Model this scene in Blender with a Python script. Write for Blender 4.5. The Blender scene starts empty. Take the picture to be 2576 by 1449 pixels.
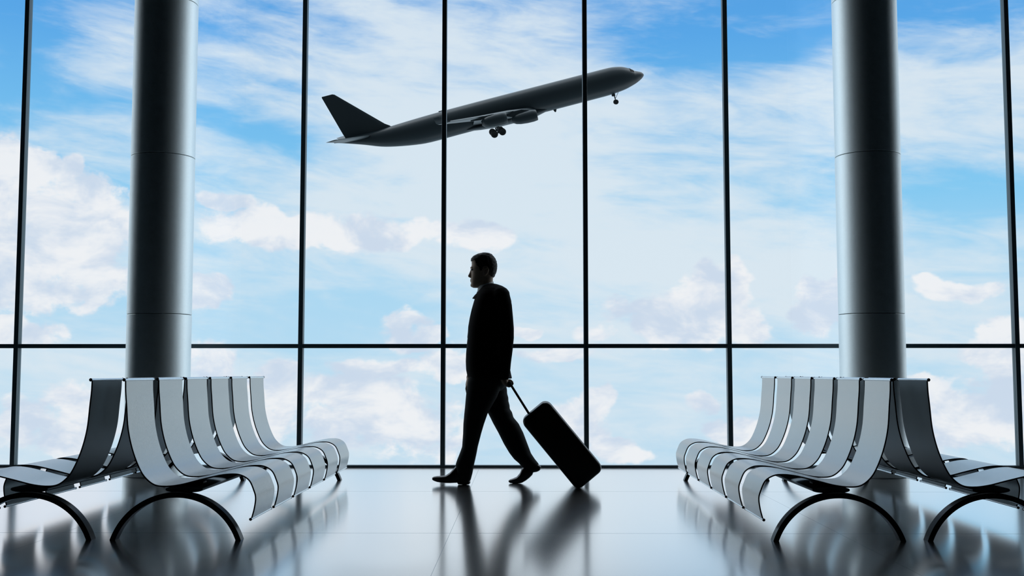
import bpy, bmesh, math, random
from mathutils import Vector, Matrix, noise
R = math.radians
scene = bpy.context.scene
COL = scene.collection

# ------------------------------------------------------------------ camera
cam_data = bpy.data.cameras.new('camera')
cam_data.lens = 38.976
cam_data.sensor_width = 36.0
cam_data.clip_end = 2000
cam = bpy.data.objects.new('camera', cam_data)
cam.location = (0, 0, 0.84)
cam.rotation_euler = (R(90) + 0.07561, 0, 0.00958)
COL.objects.link(cam)
scene.camera = cam

# ------------------------------------------------------------------ view
vs = scene.view_settings
vs.view_transform = 'Standard'
vs.look = 'None'
vs.gamma = 1.0
vs.exposure = 0.0
vs.use_curve_mapping = False


def lin(r, g, b):
    def f(c):
        c /= 255.0
        return c / 12.92 if c <= 0.04045 else ((c + 0.055) / 1.055) ** 2.4
    return (f(r), f(g), f(b), 1.0)


# ------------------------------------------------------------------ sky (world)
# cloud banks as (azimuth, elevation, radius, radius) in degrees on the sky dome
CUMULUS = [ (-24.46, 6.87, 3.08, 3.8), (-22.18, 6.99, 2.67, 3.08), (-24.72, 9.66, 1.85, 1.23), (-23.77, 9.82, 1.23, 0.99), (-22.3, 10.12, 0.53, 0.86), (-21.13, 8.38, 1.75, 1.54), (-23.87, 4.64, 4.52, 1.64), (-24.65, 1.7, 2.05, 0.99), (-23.32, -2.33, 2.46, 1.54), (-22.0, -2.54, 2.05, 2.05), (-22.83, -1.39, 1.54, 1.03), (-15.89, 4.17, 1.23, 0.99), (-16.75, 3.96, 1.23, 1.23), (-10.74, 7.09, 5.34, 0.99), (-7.91, 7.04, 3.49, 0.86), (-14.11, 7.3, 2.46, 0.99), (-15.21, 8.65, 1.33, 0.53), (-2.78, 7.05, 2.26, 0.82), (-6.14, 2.26, 1.27, 0.99), (-5.22, 1.75, 1.23, 0.62), (-15.81, 0.31, 1.23, 1.23), (-7.65, 0.32, 2.87, 0.62), (-9.44, -0.99, 5.13, 1.13), (-12.31, -0.98, 1.75, 1.54), (-13.17, -2.27, 2.26, 1.44), (-6.21, -2.72, 4.52, 1.85), (-3.78, 0.42, 1.64, 0.92), (3.8, 1.75, 1.23, 0.49), (7.86, 2.65, 3.49, 1.54), (9.68, 4.05, 1.85, 1.75), (10.79, 4.94, 0.92, 1.03), (11.14, 2.32, 1.54, 1.19), (6.65, 2.96, 1.64, 0.99), (15.23, 3.27, 1.64, 1.64), (15.92, 4.34, 0.82, 1.23), (21.42, 3.91, 2.26, 0.62), (20.0, 4.33, 0.92, 0.49), (23.45, 1.69, 1.64, 0.92), (23.07, 0.57, 2.26, 0.92), (3.37, -1.61, 1.27, 0.92), (2.35, -2.73, 1.85, 1.13), (9.05, -1.45, 1.03, 0.78), (4.97, -3.92, 1.85, 0.62), (11.74, -3.07, 2.67, 0.92), (21.6, -1.97, 3.29, 1.75), (20.12, -1.23, 1.64, 1.13), (23.28, -0.92, 1.44, 1.23), (1.75, 0.89, 2.67, 0.41), (-0.51, 2.17, 1.23, 0.37) ]
VEIL = [ (-1.34, 12.38, 8.83, 6.16, 0.5), (-22.17, 13.04, 5.34, 2.46, 0.28), (-5.94, 16.69, 5.34, 1.85, 0.35), (20.21, 12.16, 6.78, 2.67, 0.3), (11.9, 6.72, 10.27, 2.67, 0.3), (3.81, 4.82, 10.27, 3.08, 0.25), (-25.25, 15.31, 3.08, 3.9, -0.55), (-13.8, 11.87, 3.49, 1.85, -0.4), (-14.3, 17.83, 6.16, 0.82, -0.15), (17.93, 17.05, 10.68, 2.26, -0.33), (7.57, 13.06, 3.49, 1.03, -0.25), (21.73, 8.46, 5.13, 0.92, -0.35), (19.6, 9.92, 4.11, 1.23, -0.1), (-9.5, 3.97, 9.24, 1.64, -0.22), (10.05, 15.71, 6.16, 1.23, -0.25), (12.91, 8.29, 2.67, 0.62, -0.25), (-16.03, 6.25, 2.46, 0.62, -0.25), (-7.46, 2.76, 8.21, 1.03, -0.1), (-12.57, 9.34, 7.19, 1.23, -0.15) ]


def build_world():
    w = bpy.data.worlds.new('sky')
    scene.world = w
    w.use_nodes = True
    nt = w.node_tree
    nt.nodes.clear()
    N, L = nt.nodes, nt.links

    def m(op, a, b=None, c=None, clamp=False):
        n = N.new('ShaderNodeMath')
        n.operation = op
        n.use_clamp = clamp
        for i, v in enumerate((a, b, c)):
            if v is None:
                continue
            if isinstance(v, (int, float)):
                n.inputs[i].default_value = v
            else:
                L.new(v, n.inputs[i])
        return n.outputs[0]

    def smooth(v, a, b, lo=0.0, hi=1.0):
        n = N.new('ShaderNodeMapRange')
        n.interpolation_type = 'SMOOTHSTEP'
        L.new(v, n.inputs[0])
        n.inputs[1].default_value = a
        n.inputs[2].default_value = b
        n.inputs[3].default_value = lo
        n.inputs[4].default_value = hi
        return n.outputs[0]

    def mix(f, a, b):
        n = N.new('ShaderNodeMix')
        n.data_type = 'RGBA'
        L.new(f, n.inputs[0])
        for i, v in ((6, a), (7, b)):
            if isinstance(v, tuple):
                n.inputs[i].default_value = v
            else:
                L.new(v, n.inputs[i])
        return n.outputs[2]

    def vec(x, y, z=0.0):
        n = N.new('ShaderNodeCombineXYZ')
        for i, v in enumerate((x, y, z)):
            if isinstance(v, (int, float)):
                n.inputs[i].default_value = v
            else:
                L.new(v, n.inputs[i])
        return n.outputs[0]

    def fbm(v, scale, detail=6, rough=0.55, dist=0.0):
        n = N.new('ShaderNodeTexNoise')
        L.new(v, n.inputs['Vector'])
        n.inputs['Scale'].default_value = scale
        n.inputs['Detail'].default_value = detail
        n.inputs['Roughness'].default_value = rough
        n.inputs['Distortion'].default_value = dist
        return n.outputs[0]

    tc = N.new('ShaderNodeTexCoord')
    sp = N.new('ShaderNodeSeparateXYZ')
    L.new(tc.outputs['Generated'], sp.inputs[0])
    az = m('MULTIPLY', m('ARCTAN2', sp.outputs[0], sp.outputs[1]), 57.2958)
    el = m('MULTIPLY', m('ARCSINE', sp.outputs[2]), 57.2958)

    # clear blue, deepening with height; top stop, above view, whitened for neutral room light
    ramp = N.new('ShaderNodeValToRGB')
    L.new(smooth(el, -6, 30), ramp.inputs[0])
    ramp.inputs[0].default_value = 0
    mr = N.new('ShaderNodeMapRange')
    L.new(el, mr.inputs[0])
    mr.inputs[1].default_value = -10
    mr.inputs[2].default_value = 30
    L.new(mr.outputs[0], ramp.inputs[0])
    cr = ramp.color_ramp
    stops = [(-8, (190, 222, 242)), (0, (188, 224, 246)), (5, (172, 219, 247)), (9, (135, 205, 246)),
             (13, (115, 190, 242)), (17, (92, 170, 236)), (21, (84, 158, 228)), (30, (196, 212, 228))]
    cr.elements[0].position = (stops[0][0] + 10) / 40
    cr.elements[0].color = lin(*stops[0][1])
    cr.elements[1].position = 1.0
    cr.elements[1].color = lin(*stops[-1][1])
    for e, c in stops[1:-1]:
        s = cr.elements.new((e + 10) / 40)
        s.color = lin(*c)
    base = ramp.outputs[0]

    # thin high veil, drawn out sideways
    tilt = m('ADD', el, m('MULTIPLY', az, 0.10))
    nv = fbm(vec(m('MULTIPLY', az, 0.045), m('MULTIPLY', tilt, 0.15), 3.1), 1.0, 8, 0.62, 0.5)
    nf = fbm(vec(m('MULTIPLY', az, 0.16), m('MULTIPLY', tilt, 0.62), 7.7), 1.0, 7, 0.62, 0.4)
    cover = m('ADD', 0.0, VEIL_BASE)
    for (a, e, ra, re, s) in VEIL:
        dx = m('MULTIPLY', m('SUBTRACT', az, a), 1 / ra)
        dy = m('MULTIPLY', m('SUBTRACT', el, e), 1 / re)
        q = m('ADD', m('MULTIPLY', dx, dx), m('MULTIPLY', dy, dy))
        g = m('EXPONENT', m('MULTIPLY', q, -1.0))
        cover = m('MULTIPLY_ADD', g, s, cover)
    v = m('ADD', cover, m('MULTIPLY', m('SUBTRACT', nv, 0.5), 1.9))
    v = m('ADD', v, m('MULTIPLY', m('SUBTRACT', nf, 0.5), 1.6))
    v = smooth(v, 0.05, 1.0)
    col = mix(m('MULTIPLY', v, 0.93), base, lin(225, 237, 246))

    # heaped cumulus
    dmax = None
    warp = fbm(vec(m('MULTIPLY', az, 0.3), m('MULTIPLY', el, 0.3), 1.7), 1.0, 3, 0.5)
    warp2 = fbm(vec(m('MULTIPLY', az, 0.3), m('MULTIPLY', el, 0.3), 9.3), 1.0, 3, 0.5)
    azw = m('ADD', az, m('MULTIPLY', m('SUBTRACT', warp, 0.5), 2.4))
    elw = m('ADD', el, m('MULTIPLY', m('SUBTRACT', warp2, 0.5), 1.8))
    for (a, e, ra, re) in CUMULUS:
        dx = m('MULTIPLY', m('SUBTRACT', azw, a), 1 / ra)
        dy = m('MULTIPLY', m('SUBTRACT', elw, e), 1 / re)
        q = m('ADD', m('MULTIPLY', dx, dx), m('MULTIPLY', dy, dy))
        d = m('SUBTRACT', 1.0, q)
        dmax = d if dmax is None else m('SMOOTH_MAX', dmax, d, 0.25)
    puff = fbm(vec(m('MULTIPLY', az, 0.50), m('MULTIPLY', el, 0.66), 4.4), 1.0, 7, 0.6, 0.2)
    body = m('ADD', dmax, m('MULTIPLY', m('SUBTRACT', puff, 0.5), 3.4))
    dens = smooth(body, -0.15, 0.50)
    shade = fbm(vec(m('MULTIPLY', az, 0.28), m('MULTIPLY', m('ADD', el, 0.8), 0.45), 2.0), 1.0, 6, 0.6, 0.3)
    wcol = mix(smooth(shade, 0.36, 0.60), lin(208, 222, 240), CLOUD_WHITE)
    col = mix(m('MULTIPLY', dens, 0.94), col, wcol)

    # unseen overhead sky boosted to brighten the floor and column rims
    gain = smooth(el, 22, 50, 1.0, HIGH_GAIN)
    # unseen side sky boosted and whitened to light column rims and seats
    side = m('ABSOLUTE', az)
    gain = m('MULTIPLY', gain, smooth(side, 34, 62, 1.0, SIDE_GAIN))
    # unseen sky behind the terminal dimmed so the airliner reads as backlit
    gain = m('MULTIPLY', gain, smooth(side, 80, 120, 1.0, 0.10))
    col = mix(smooth(side, 30, 50, 0.0, 0.7), col, lin(236, 240, 244))
    bg = N.new('ShaderNodeBackground')
    L.new(col, bg.inputs[0])
    L.new(gain, bg.inputs[1])
    out = N.new('ShaderNodeOutputWorld')
    L.new(bg.outputs[0], out.inputs[0])


VEIL_BASE = 0.50
CLOUD_WHITE = lin(246, 247, 250)
HIGH_GAIN = 2.6
SIDE_GAIN = 2.9
build_world()

# ================================================================== helpers
def mat(name, color, rough=0.5, metal=0.0, spec=0.5, noise_amt=0.0, noise_scale=40.0, bump=0.0, bscale=200.0):
    m = bpy.data.materials.new(name)
    m.use_nodes = True
    nt = m.node_tree
    b = nt.nodes['Principled BSDF']
    b.inputs['Base Color'].default_value = color
    b.inputs['Roughness'].default_value = rough
    b.inputs['Metallic'].default_value = metal
    b.inputs['Specular IOR Level'].default_value = spec
    tc = nt.nodes.new('ShaderNodeTexCoord')
    n = nt.nodes.new('ShaderNodeTexNoise')
    n.inputs['Scale'].default_value = noise_scale
    n.inputs['Detail'].default_value = 4
    nt.links.new(tc.outputs['Object'], n.inputs['Vector'])
    mx = nt.nodes.new('ShaderNodeMix')
    mx.data_type = 'RGBA'
    mx.inputs[6].default_value = tuple(c * (1 - noise_amt) for c in color[:3]) + (1,)
    mx.inputs[7].default_value = tuple(min(1, c * (1 + noise_amt)) for c in color[:3]) + (1,)
    nt.links.new(n.outputs[0], mx.inputs[0])
    nt.links.new(mx.outputs[2], b.inputs['Base Color'])
    if bump:
        n2 = nt.nodes.new('ShaderNodeTexNoise')
        n2.inputs['Scale'].default_value = bscale
        n2.inputs['Detail'].default_value = 2
        nt.links.new(tc.outputs['Object'], n2.inputs['Vector'])
        bp = nt.nodes.new('ShaderNodeBump')
        bp.inputs['Strength'].default_value = bump
        bp.inputs['Distance'].default_value = 0.002
        nt.links.new(n2.outputs[0], bp.inputs['Height'])
        nt.links.new(bp.outputs[0], b.inputs['Normal'])
    return m


def link_bm(name, bm, material, parent=None, smooth=True, loc=None):
    me = bpy.data.meshes.new(name)
    bmesh.ops.recalc_face_normals(bm, faces=bm.faces)
    bm.to_mesh(me)
    bm.free()
    if smooth:
        me.polygons.foreach_set('use_smooth', [True] * len(me.polygons))
        try:
            me.set_sharp_from_angle(angle=R(38))
        except Exception:
            pass
    me.materials.append(material)
    o = bpy.data.objects.new(name, me)
    COL.objects.link(o)
    if parent:
        o.parent = parent
    if loc:
        o.location = loc
    return o


def empty(name, loc=(0, 0, 0), rotz=0.0):
    o = bpy.data.objects.new(name, None)
    o.empty_display_size = 0.2
    o.location = loc
    o.rotation_euler = (0, 0, rotz)
    COL.objects.link(o)
    return o


def tag(o, label=None, cat=None, group=None, kind=None):
    if label: o['label'] = label
    if cat: o['category'] = cat
    if group: o['group'] = group
    if kind: o['kind'] = kind
    return o


def copy_tree(o, parent=None):
    c = o.copy()
    COL.objects.link(c)
    if parent is not None:
        c.parent = parent
        c.matrix_parent_inverse = o.matrix_parent_inverse.copy()
    for ch in list(o.children):
        copy_tree(ch, c)
    return c


def add_box(bm, x0, x1, y0, y1, z0, z1, bevel=0.0):
    r = bmesh.ops.create_cube(bm, size=1.0)
    vs_ = r['verts']
    for v in vs_:
        v.co = Vector(((x0 + x1) / 2 + v.co.x * (x1 - x0), (y0 + y1) / 2 + v.co.y * (y1 - y0), (z0 + z1) / 2 + v.co.z * (z1 - z0)))
    if bevel:
        es = list({e for v in vs_ for e in v.link_edges})
        bmesh.ops.bevel(bm, geom=es, offset=bevel, segments=2, affect='EDGES', profile=0.5)


def box(x0, x1, y0, y1, z0, z1, bevel=0.0):
    bm = bmesh.new()
    add_box(bm, x0, x1, y0, y1, z0, z1, bevel)
    return bm


def loft(bm, rings, close=True):
    """rings: lists of points, all the same length; skins them and caps the ends."""
    vr = [[bm.verts.new(p) for p in ring] for ring in rings]
    n = len(rings[0])
    for a, b in zip(vr[:-1], vr[1:]):
        for i in range(n):
            j = (i + 1) % n
            bm.faces.new((a[i], a[j], b[j], b[i]))
    if close:
        for ring in (vr[0], vr[-1]):
            c = bm.verts.new(sum((v.co for v in ring), Vector()) / n)
            for i in range(n):
                bm.faces.new((ring[i], ring[(i + 1) % n], c))
    return vr


def ell(cx, cy, z, rx, ry, n=28, p=2.0):
    pts = []
    for i in range(n):
        t = 2 * math.pi * i / n
        c, s = math.cos(t), math.sin(t)
        pts.append(Vector((cx + rx * math.copysign(abs(c) ** (2 / p), c), cy + ry * math.copysign(abs(s) ** (2 / p), s), z)))
    return pts


def catmull(pts, sub=6):
    pts = [Vector(p) for p in pts]
    P = [2 * pts[0] - pts[1]] + pts + [2 * pts[-1] - pts[-2]]
    out = []
    for i in range(1, len(P) - 2):
        p0, p1, p2, p3 = P[i - 1:i + 3]
        for k in range(sub):
            t = k / sub
            out.append(0.5 * ((2 * p1) + (-p0 + p2) * t + (2 * p0 - 5 * p1 + 4 * p2 - p3) * t * t + (-p0 + 3 * p1 - 3 * p2 + p3) * t ** 3))
    out.append(P[-2])
    return out


def tube(bm, pts, radii, n=12, flat=1.0):
    """round tube with rounded ends along points"""
    pts = [Vector(p) for p in pts]
    if isinstance(radii, (int, float)):
        radii = [radii] * len(pts)
    rings = []
    up0 = None
    m = len(pts)
    for i, p in enumerate(pts):
        t = (pts[min(i + 1, m - 1)] - pts[max(i - 1, 0)]).normalized()
        if up0 is None:
            ref = Vector((0, 0, 1)) if abs(t.z) < 0.9 else Vector((0, 1, 0))
            u = t.cross(ref).normalized()
        else:
            u = (up0 - t * up0.dot(t)).normalized()
        up0 = u
        w = t.cross(u)
        r = radii[i]

        def ring(c, rr):
            return [c + u * math.cos(2 * math.pi * k / n) * rr + w * math.sin(2 * math.pi * k / n) * rr * flat for k in range(n)]
        if i == 0:
            rings.append(ring(p - t * r * 0.9, r * 0.35))
            rings.append(ring(p - t * r * 0.55, r * 0.8))
        rings.append(ring(p, r))
        if i == m - 1:
            rings.append(ring(p + t * r * 0.55, r * 0.8))
            rings.append(ring(p + t * r * 0.9, r * 0.35))
    loft(bm, rings)


def ball(bm, c, rx, ry=None, rz=None, seg=16):
    ry = rx if ry is None else ry
    rz = rx if rz is None else rz
    r = bmesh.ops.create_uvsphere(bm, u_segments=seg, v_segments=max(6, seg // 2), radius=1.0)
    for v in r['verts']:
        v.co = Vector((c[0] + v.co.x * rx, c[1] + v.co.y * ry, c[2] + v.co.z * rz))


def cyl(bm, a, b, r, n=20):
    a, b = Vector(a), Vector(b)
    t = (b - a).normalized()
    u = t.cross(Vector((0, 0, 1)) if abs(t.z) < 0.9 else Vector((0, 1, 0))).normalized()
    w = t.cross(u)
    loft(bm, [[c + u * math.cos(2 * math.pi * k / n) * r + w * math.sin(2 * math.pi * k / n) * r for k in range(n)] for c in (a, b)])


def remesh(name, bm, material, voxel, parent=None, smooth_iter=4):
    """union of overlapping closed pieces into one continuous skin"""
    me = bpy.data.meshes.new(name + '_tmp')
    bmesh.ops.recalc_face_normals(bm, faces=bm.faces)
    bm.to_mesh(me)
    bm.free()
    tmp = bpy.data.objects.new(name + '_tmp', me)
    COL.objects.link(tmp)
    md = tmp.modifiers.new('r', 'REMESH')
    md.mode = 'VOXEL'
    md.voxel_size = voxel
    sm = tmp.modifiers.new('s', 'SMOOTH')
    sm.factor = 0.5
    sm.iterations = smooth_iter
    dg = bpy.context.evaluated_depsgraph_get()
    dg.update()
    ev = tmp.evaluated_get(dg)
    new = bpy.data.meshes.new_from_object(ev, preserve_all_data_layers=False, depsgraph=dg)
    new.name = name
    bpy.data.objects.remove(tmp)
    bpy.data.meshes.remove(me)
    new.materials.clear()
    new.materials.append(material)
    new.polygons.foreach_set('use_smooth', [True] * len(new.polygons))
    o = bpy.data.objects.new(name, new)
    COL.objects.link(o)
    if parent:
        o.parent = parent
    return o


# ================================================================== materials
M_FRAME = mat('dark_frame_metal', (0.032, 0.058, 0.072, 1), 0.45, 0.0, 0.4, 0.1)
M_WALL = mat('dim_plaster', (0.030, 0.038, 0.044, 1), 0.9, 0, 0.1, 0.1, 3)
M_CEIL = mat('dim_ceiling', (0.030, 0.036, 0.042, 1), 0.9, 0, 0.1, 0.1, 3)
M_COLUMN = mat('satin_column_metal', (0.70, 0.79, 0.82, 1), 0.52, 0.85, 0.5, 0.04, 60, 0.15, 500)
M_SEAM = mat('seam_black', (0.01, 0.015, 0.02, 1), 0.6)
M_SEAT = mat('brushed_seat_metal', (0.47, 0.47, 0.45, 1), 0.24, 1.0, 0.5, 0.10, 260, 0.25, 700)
M_SEAT_SHADE = mat('shaded_seat_reverse', (0.055, 0.08, 0.092, 1), 0.36, 1.0, 0.5, 0.10, 260, 0.25, 700)  # shade behind and under the seats, painted as a darker metal
M_EDGE = mat('black_rubber_edge', (0.006, 0.008, 0.010, 1), 0.5, 0, 0.3)
M_ROD = mat('polished_rail', (0.75, 0.80, 0.82, 1), 0.22, 1.0)
M_LEG = mat('black_steel', (0.004, 0.006, 0.008, 1), 0.30, 0.0, 0.3)
M_BEAM = mat('dark_beam_steel', (0.11, 0.14, 0.155, 1), 0.45, 0.8)
M_SUIT = mat('black_wool', (0.0022, 0.0025, 0.003, 1), 0.9, 0, 0.06, 0.3, 300)
M_TROUSER = mat('charcoal_wool', (0.010, 0.013, 0.014, 1), 0.85, 0, 0.10, 0.3, 300)
M_SKIN = mat('skin', (0.36, 0.27, 0.20, 1), 0.6, 0, 0.25, 0.1, 30)
M_HAIR = mat('black_hair', (0.003, 0.003, 0.003, 1), 0.6, 0, 0.15, 0.3, 200)
M_SHIRT = mat('white_cotton', (0.80, 0.84, 0.84, 1), 0.8, 0, 0.2)
M_TIE = mat('dark_silk', (0.006, 0.007, 0.009, 1), 0.5)
M_SHOE = mat('black_leather', (0.004, 0.005, 0.008, 1), 0.28, 0, 0.5)
M_EYE = mat('eye_white', (0.30, 0.30, 0.30, 1), 0.3)
M_CASE = mat('black_shell', (0.0015, 0.0015, 0.0015, 1), 0.28, 0, 0.5)
M_TRIM = mat('black_trim', (0.002, 0.002, 0.002, 1), 0.7, 0, 0.08)
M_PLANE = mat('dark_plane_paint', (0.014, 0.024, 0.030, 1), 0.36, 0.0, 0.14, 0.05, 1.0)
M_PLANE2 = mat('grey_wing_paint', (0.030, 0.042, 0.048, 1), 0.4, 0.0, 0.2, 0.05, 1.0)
M_TYRE = mat('tyre_rubber', (0.012, 0.016, 0.018, 1), 0.7, 0, 0.2)
M_HUB = mat('wheel_hub', (0.06, 0.07, 0.07, 1), 0.5, 0.3)


def glass_material():
    m = bpy.data.materials.new('window_glass')
    m.use_nodes = True
    nt = m.node_tree
    nt.nodes.clear()
    tr = nt.nodes.new('ShaderNodeBsdfTransparent')
    tr.inputs[0].default_value = (0.985, 0.99, 0.99, 1)
    gl = nt.nodes.new('ShaderNodeBsdfGlossy')
    gl.inputs['Roughness'].default_value = 0.0
    lw = nt.nodes.new('ShaderNodeLayerWeight')
    lw.inputs['Blend'].default_value = 0.5
    pw = nt.nodes.new('ShaderNodeMath')
    pw.operation = 'POWER'
    pw.inputs[1].default_value = 5.0
    nt.links.new(lw.outputs['Facing'], pw.inputs[0])
    fr = nt.nodes.new('ShaderNodeMath')
    fr.operation = 'MULTIPLY_ADD'
    fr.inputs[1].default_value = 0.55
    fr.inputs[2].default_value = 0.015
    nt.links.new(pw.outputs[0], fr.inputs[0])
    mx = nt.nodes.new('ShaderNodeMixShader')
    out = nt.nodes.new('ShaderNodeOutputMaterial')
    nt.links.new(fr.outputs[0], mx.inputs[0])
    nt.links.new(tr.outputs[0], mx.inputs[1])
    nt.links.new(gl.outputs[0], mx.inputs[2])
    nt.links.new(mx.outputs[0], out.inputs[0])
    return m


M_GLASS = glass_material()


def floor_material():
    m = bpy.data.materials.new('polished_floor_tiles')
    m.use_nodes = True
    nt = m.node_tree
    N, L = nt.nodes, nt.links
    b = N['Principled BSDF']
    tc = N.new('ShaderNodeTexCoord')
    sp = N.new('ShaderNodeSeparateXYZ')
    L.new(tc.outputs['Object'], sp.inputs[0])

    def m2(op, a, bb):
        n = N.new('ShaderNodeMath')
        n.operation = op
        for i, v in enumerate((a, bb)):
            if isinstance(v, (int, float)):
                n.inputs[i].default_value = v
            else:
                L.new(v, n.inputs[i])
        return n.outputs[0]

    def line(c, off, w):
        f = m2('ABSOLUTE', m2('SUBTRACT', m2('FRACT', m2('ADD', m2('DIVIDE', m2('SUBTRACT', c, off), 2.03), 100.5), 0), 0.5), 0)
        return m2('LESS_THAN', f, w / 2.03)
    g = m2('MAXIMUM', line(sp.outputs[0], 1.65, 0.0015), line(sp.outputs[1], 5.87, 0.006))
    mx = N.new('ShaderNodeMix')
    mx.data_type = 'RGBA'
    L.new(g, mx.inputs[0])
    mx.inputs[6].default_value = FLOOR_COL
    mx.inputs[7].default_value = (0.66, 0.68, 0.70, 1)
    rr = N.new('ShaderNodeMix')
    L.new(g, rr.inputs[0])
    rr.inputs[2].default_value = FLOOR_ROUGH
    rr.inputs[3].default_value = 0.18
    N.remove(b)
    gl = N.new('ShaderNodeBsdfGlossy')
    L.new(mx.outputs[2], gl.inputs['Color'])
    L.new(rr.outputs[0], gl.inputs['Roughness'])
    df = N.new('ShaderNodeBsdfDiffuse')
    df.inputs['Color'].default_value = (0.07, 0.085, 0.095, 1)
    lw = N.new('ShaderNodeLayerWeight')      # lacquer: a mirror at grazing angles, dark from above
    lw.inputs['Blend'].default_value = 0.5
    mrg = N.new('ShaderNodeMapRange')
    mrg.interpolation_type = 'SMOOTHSTEP'
    L.new(lw.outputs['Facing'], mrg.inputs[0])
    mrg.inputs[1].default_value = 0.52
    mrg.inputs[2].default_value = 0.90
    mrg.inputs[3].default_value = 0.04
    pw = mrg.outputs[0]
    ms = N.new('ShaderNodeMixShader')
    L.new(pw, ms.inputs[0])
    L.new(df.outputs[0], ms.inputs[1])
    L.new(gl.outputs[0], ms.inputs[2])
    L.new(ms.outputs[0], N['Material Output'].inputs[0])
    return m


FLOOR_COL = (1.0, 0.98, 0.97, 1)
FLOOR_ROUGH = 0.15
M_FLOOR = floor_material()

# ================================================================== room shell
XL, XR, YB, YW, ZC = -9.62, 9.474, -4.0, 9.87, 6.0
BAY, MUL0 = 1.2731, -4.5278          # mullion spacing and the x of the leftmost mullion in view
XL = MUL0 - 1 * BAY
XR = MUL0 + 8 * BAY


def struct(name, bm, m, parent=None, smooth=False, label=None):
    o = link_bm(name, bm, m, parent, smooth)
    if parent is None:
        o['kind'] = 'structure'
        if label: o['label'] = label
    return o


struct('floor', box(XL - .2, XR + .2, YB - .2, YW + 0.10, -0.12, 0.0), M_FLOOR)
struct('ceiling', box(XL - .2, XR + .2, YB - .2, YW + 0.10, ZC, ZC + 0.15), M_CEIL)
struct('wall_left', box(XL - .2, XL - 0.03, YB, YW + 0.10, 0.0, ZC), M_WALL)
struct('wall_right', box(XR + 0.03, XR + .2, YB, YW + 0.10, 0.0, ZC), M_WALL)
struct('wall_back', box(XL - 0.03, XR + 0.03, YB - .2, YB, 0.0, ZC), M_WALL)

ZT = 1.071
MW = 0.0205
for i in range(-1, 8):
    x0, x1 = MUL0 + i * BAY, MUL0 + (i + 1) * BAY
    root = empty('window_%d' % (i + 2), (x0, YW, 0))
    root['kind'] = 'structure'
    # the bay's own post on its left, transom, bottom rail and head rail
    link_bm('mullion', box(-MW, MW, 0, 0.075, 0.0, ZC, 0.003), M_FRAME, root, False)
    if i == 7:
        link_bm('mullion', box(BAY - MW, BAY + MW, 0, 0.075, 0.0, ZC, 0.003), M_FRAME, root, False)
    link_bm('transom', box(MW, BAY - MW, 0.004, 0.07, ZT - 0.0185, ZT + 0.0185, 0.003), M_FRAME, root, False)
    link_bm('bottom_rail', box(MW, BAY - MW, 0.0, 0.07, 0.0, 0.018, 0.002), M_FRAME, root, False)
    link_bm('head_rail', box(MW, BAY - MW, 0.004, 0.07, ZC - 0.05, ZC), M_FRAME, root, False)
    link_bm('glass_pane', box(MW, BAY - MW, 0.034, 0.042, 0.018, ZT - 0.0185), M_GLASS, root, False)
    link_bm('glass_pane', box(MW, BAY - MW, 0.034, 0.042, ZT + 0.0185, ZC - 0.05), M_GLASS, root, False)


# ================================================================== columns
def column(x, y, r, label):
    root = empty('column', (x, y, 0))
    tag(root, label, 'column', 'round columns by the windows')
    n = 96
    step = 1.31
    z = 0.0
    k = 0
    while z < ZC - 0.01:
        z1 = min(z + step, ZC)
        bm = bmesh.new()
        g = 0.0022
        a = z + (g if k else 0.0)
        b = z1 - (g if z1 < ZC else 0)
        prof = [(r - 0.003, a), (r, a + 0.003), (r, b - 0.003), (r - 0.003, b)]
        loft(bm, [[Vector((rr * math.cos(2 * math.pi * i / n), rr * math.sin(2 * math.pi * i / n), zz)) for i in range(n)] for rr, zz in prof])
        link_bm('panel', bm, M_COLUMN, root)
        z = z1
        k += 1
    bm = bmesh.new()
    cyl(bm, (0, 0, 0.002), (0, 0, ZC), r - 0.008, 64)
    link_bm('core', bm, M_SEAM, root)


column(-2.999, 9.12, 0.2575, 'round satin metal column behind the left pair of benches')
column(2.863, 9.12, 0.2615, 'round satin metal column behind the right pair of benches')

# ================================================================== benches
PROFILE = [(-0.290, 0.800), (-0.288, 0.740), (-0.282, 0.673), (-0.271, 0.552), (-0.246, 0.446), (-0.209, 0.354),
           (-0.175, 0.303), (-0.127, 0.268), (-0.067, 0.261), (0.007, 0.270), (0.099, 0.293), (0.199, 0.316),
           (0.266, 0.323), (0.312, 0.317), (0.353, 0.291), (0.377, 0.242), (0.387, 0.203), (0.381, 0.150), (0.368, 0.099)]
SEAT_W, PITCH = 0.444, 0.519
TH = 0.0035


def seat_curve():
    return [Vector((p.x, 0, p.y)) for p in catmull([Vector((a, b, 0)) for a, b in PROFILE], 6)]


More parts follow.
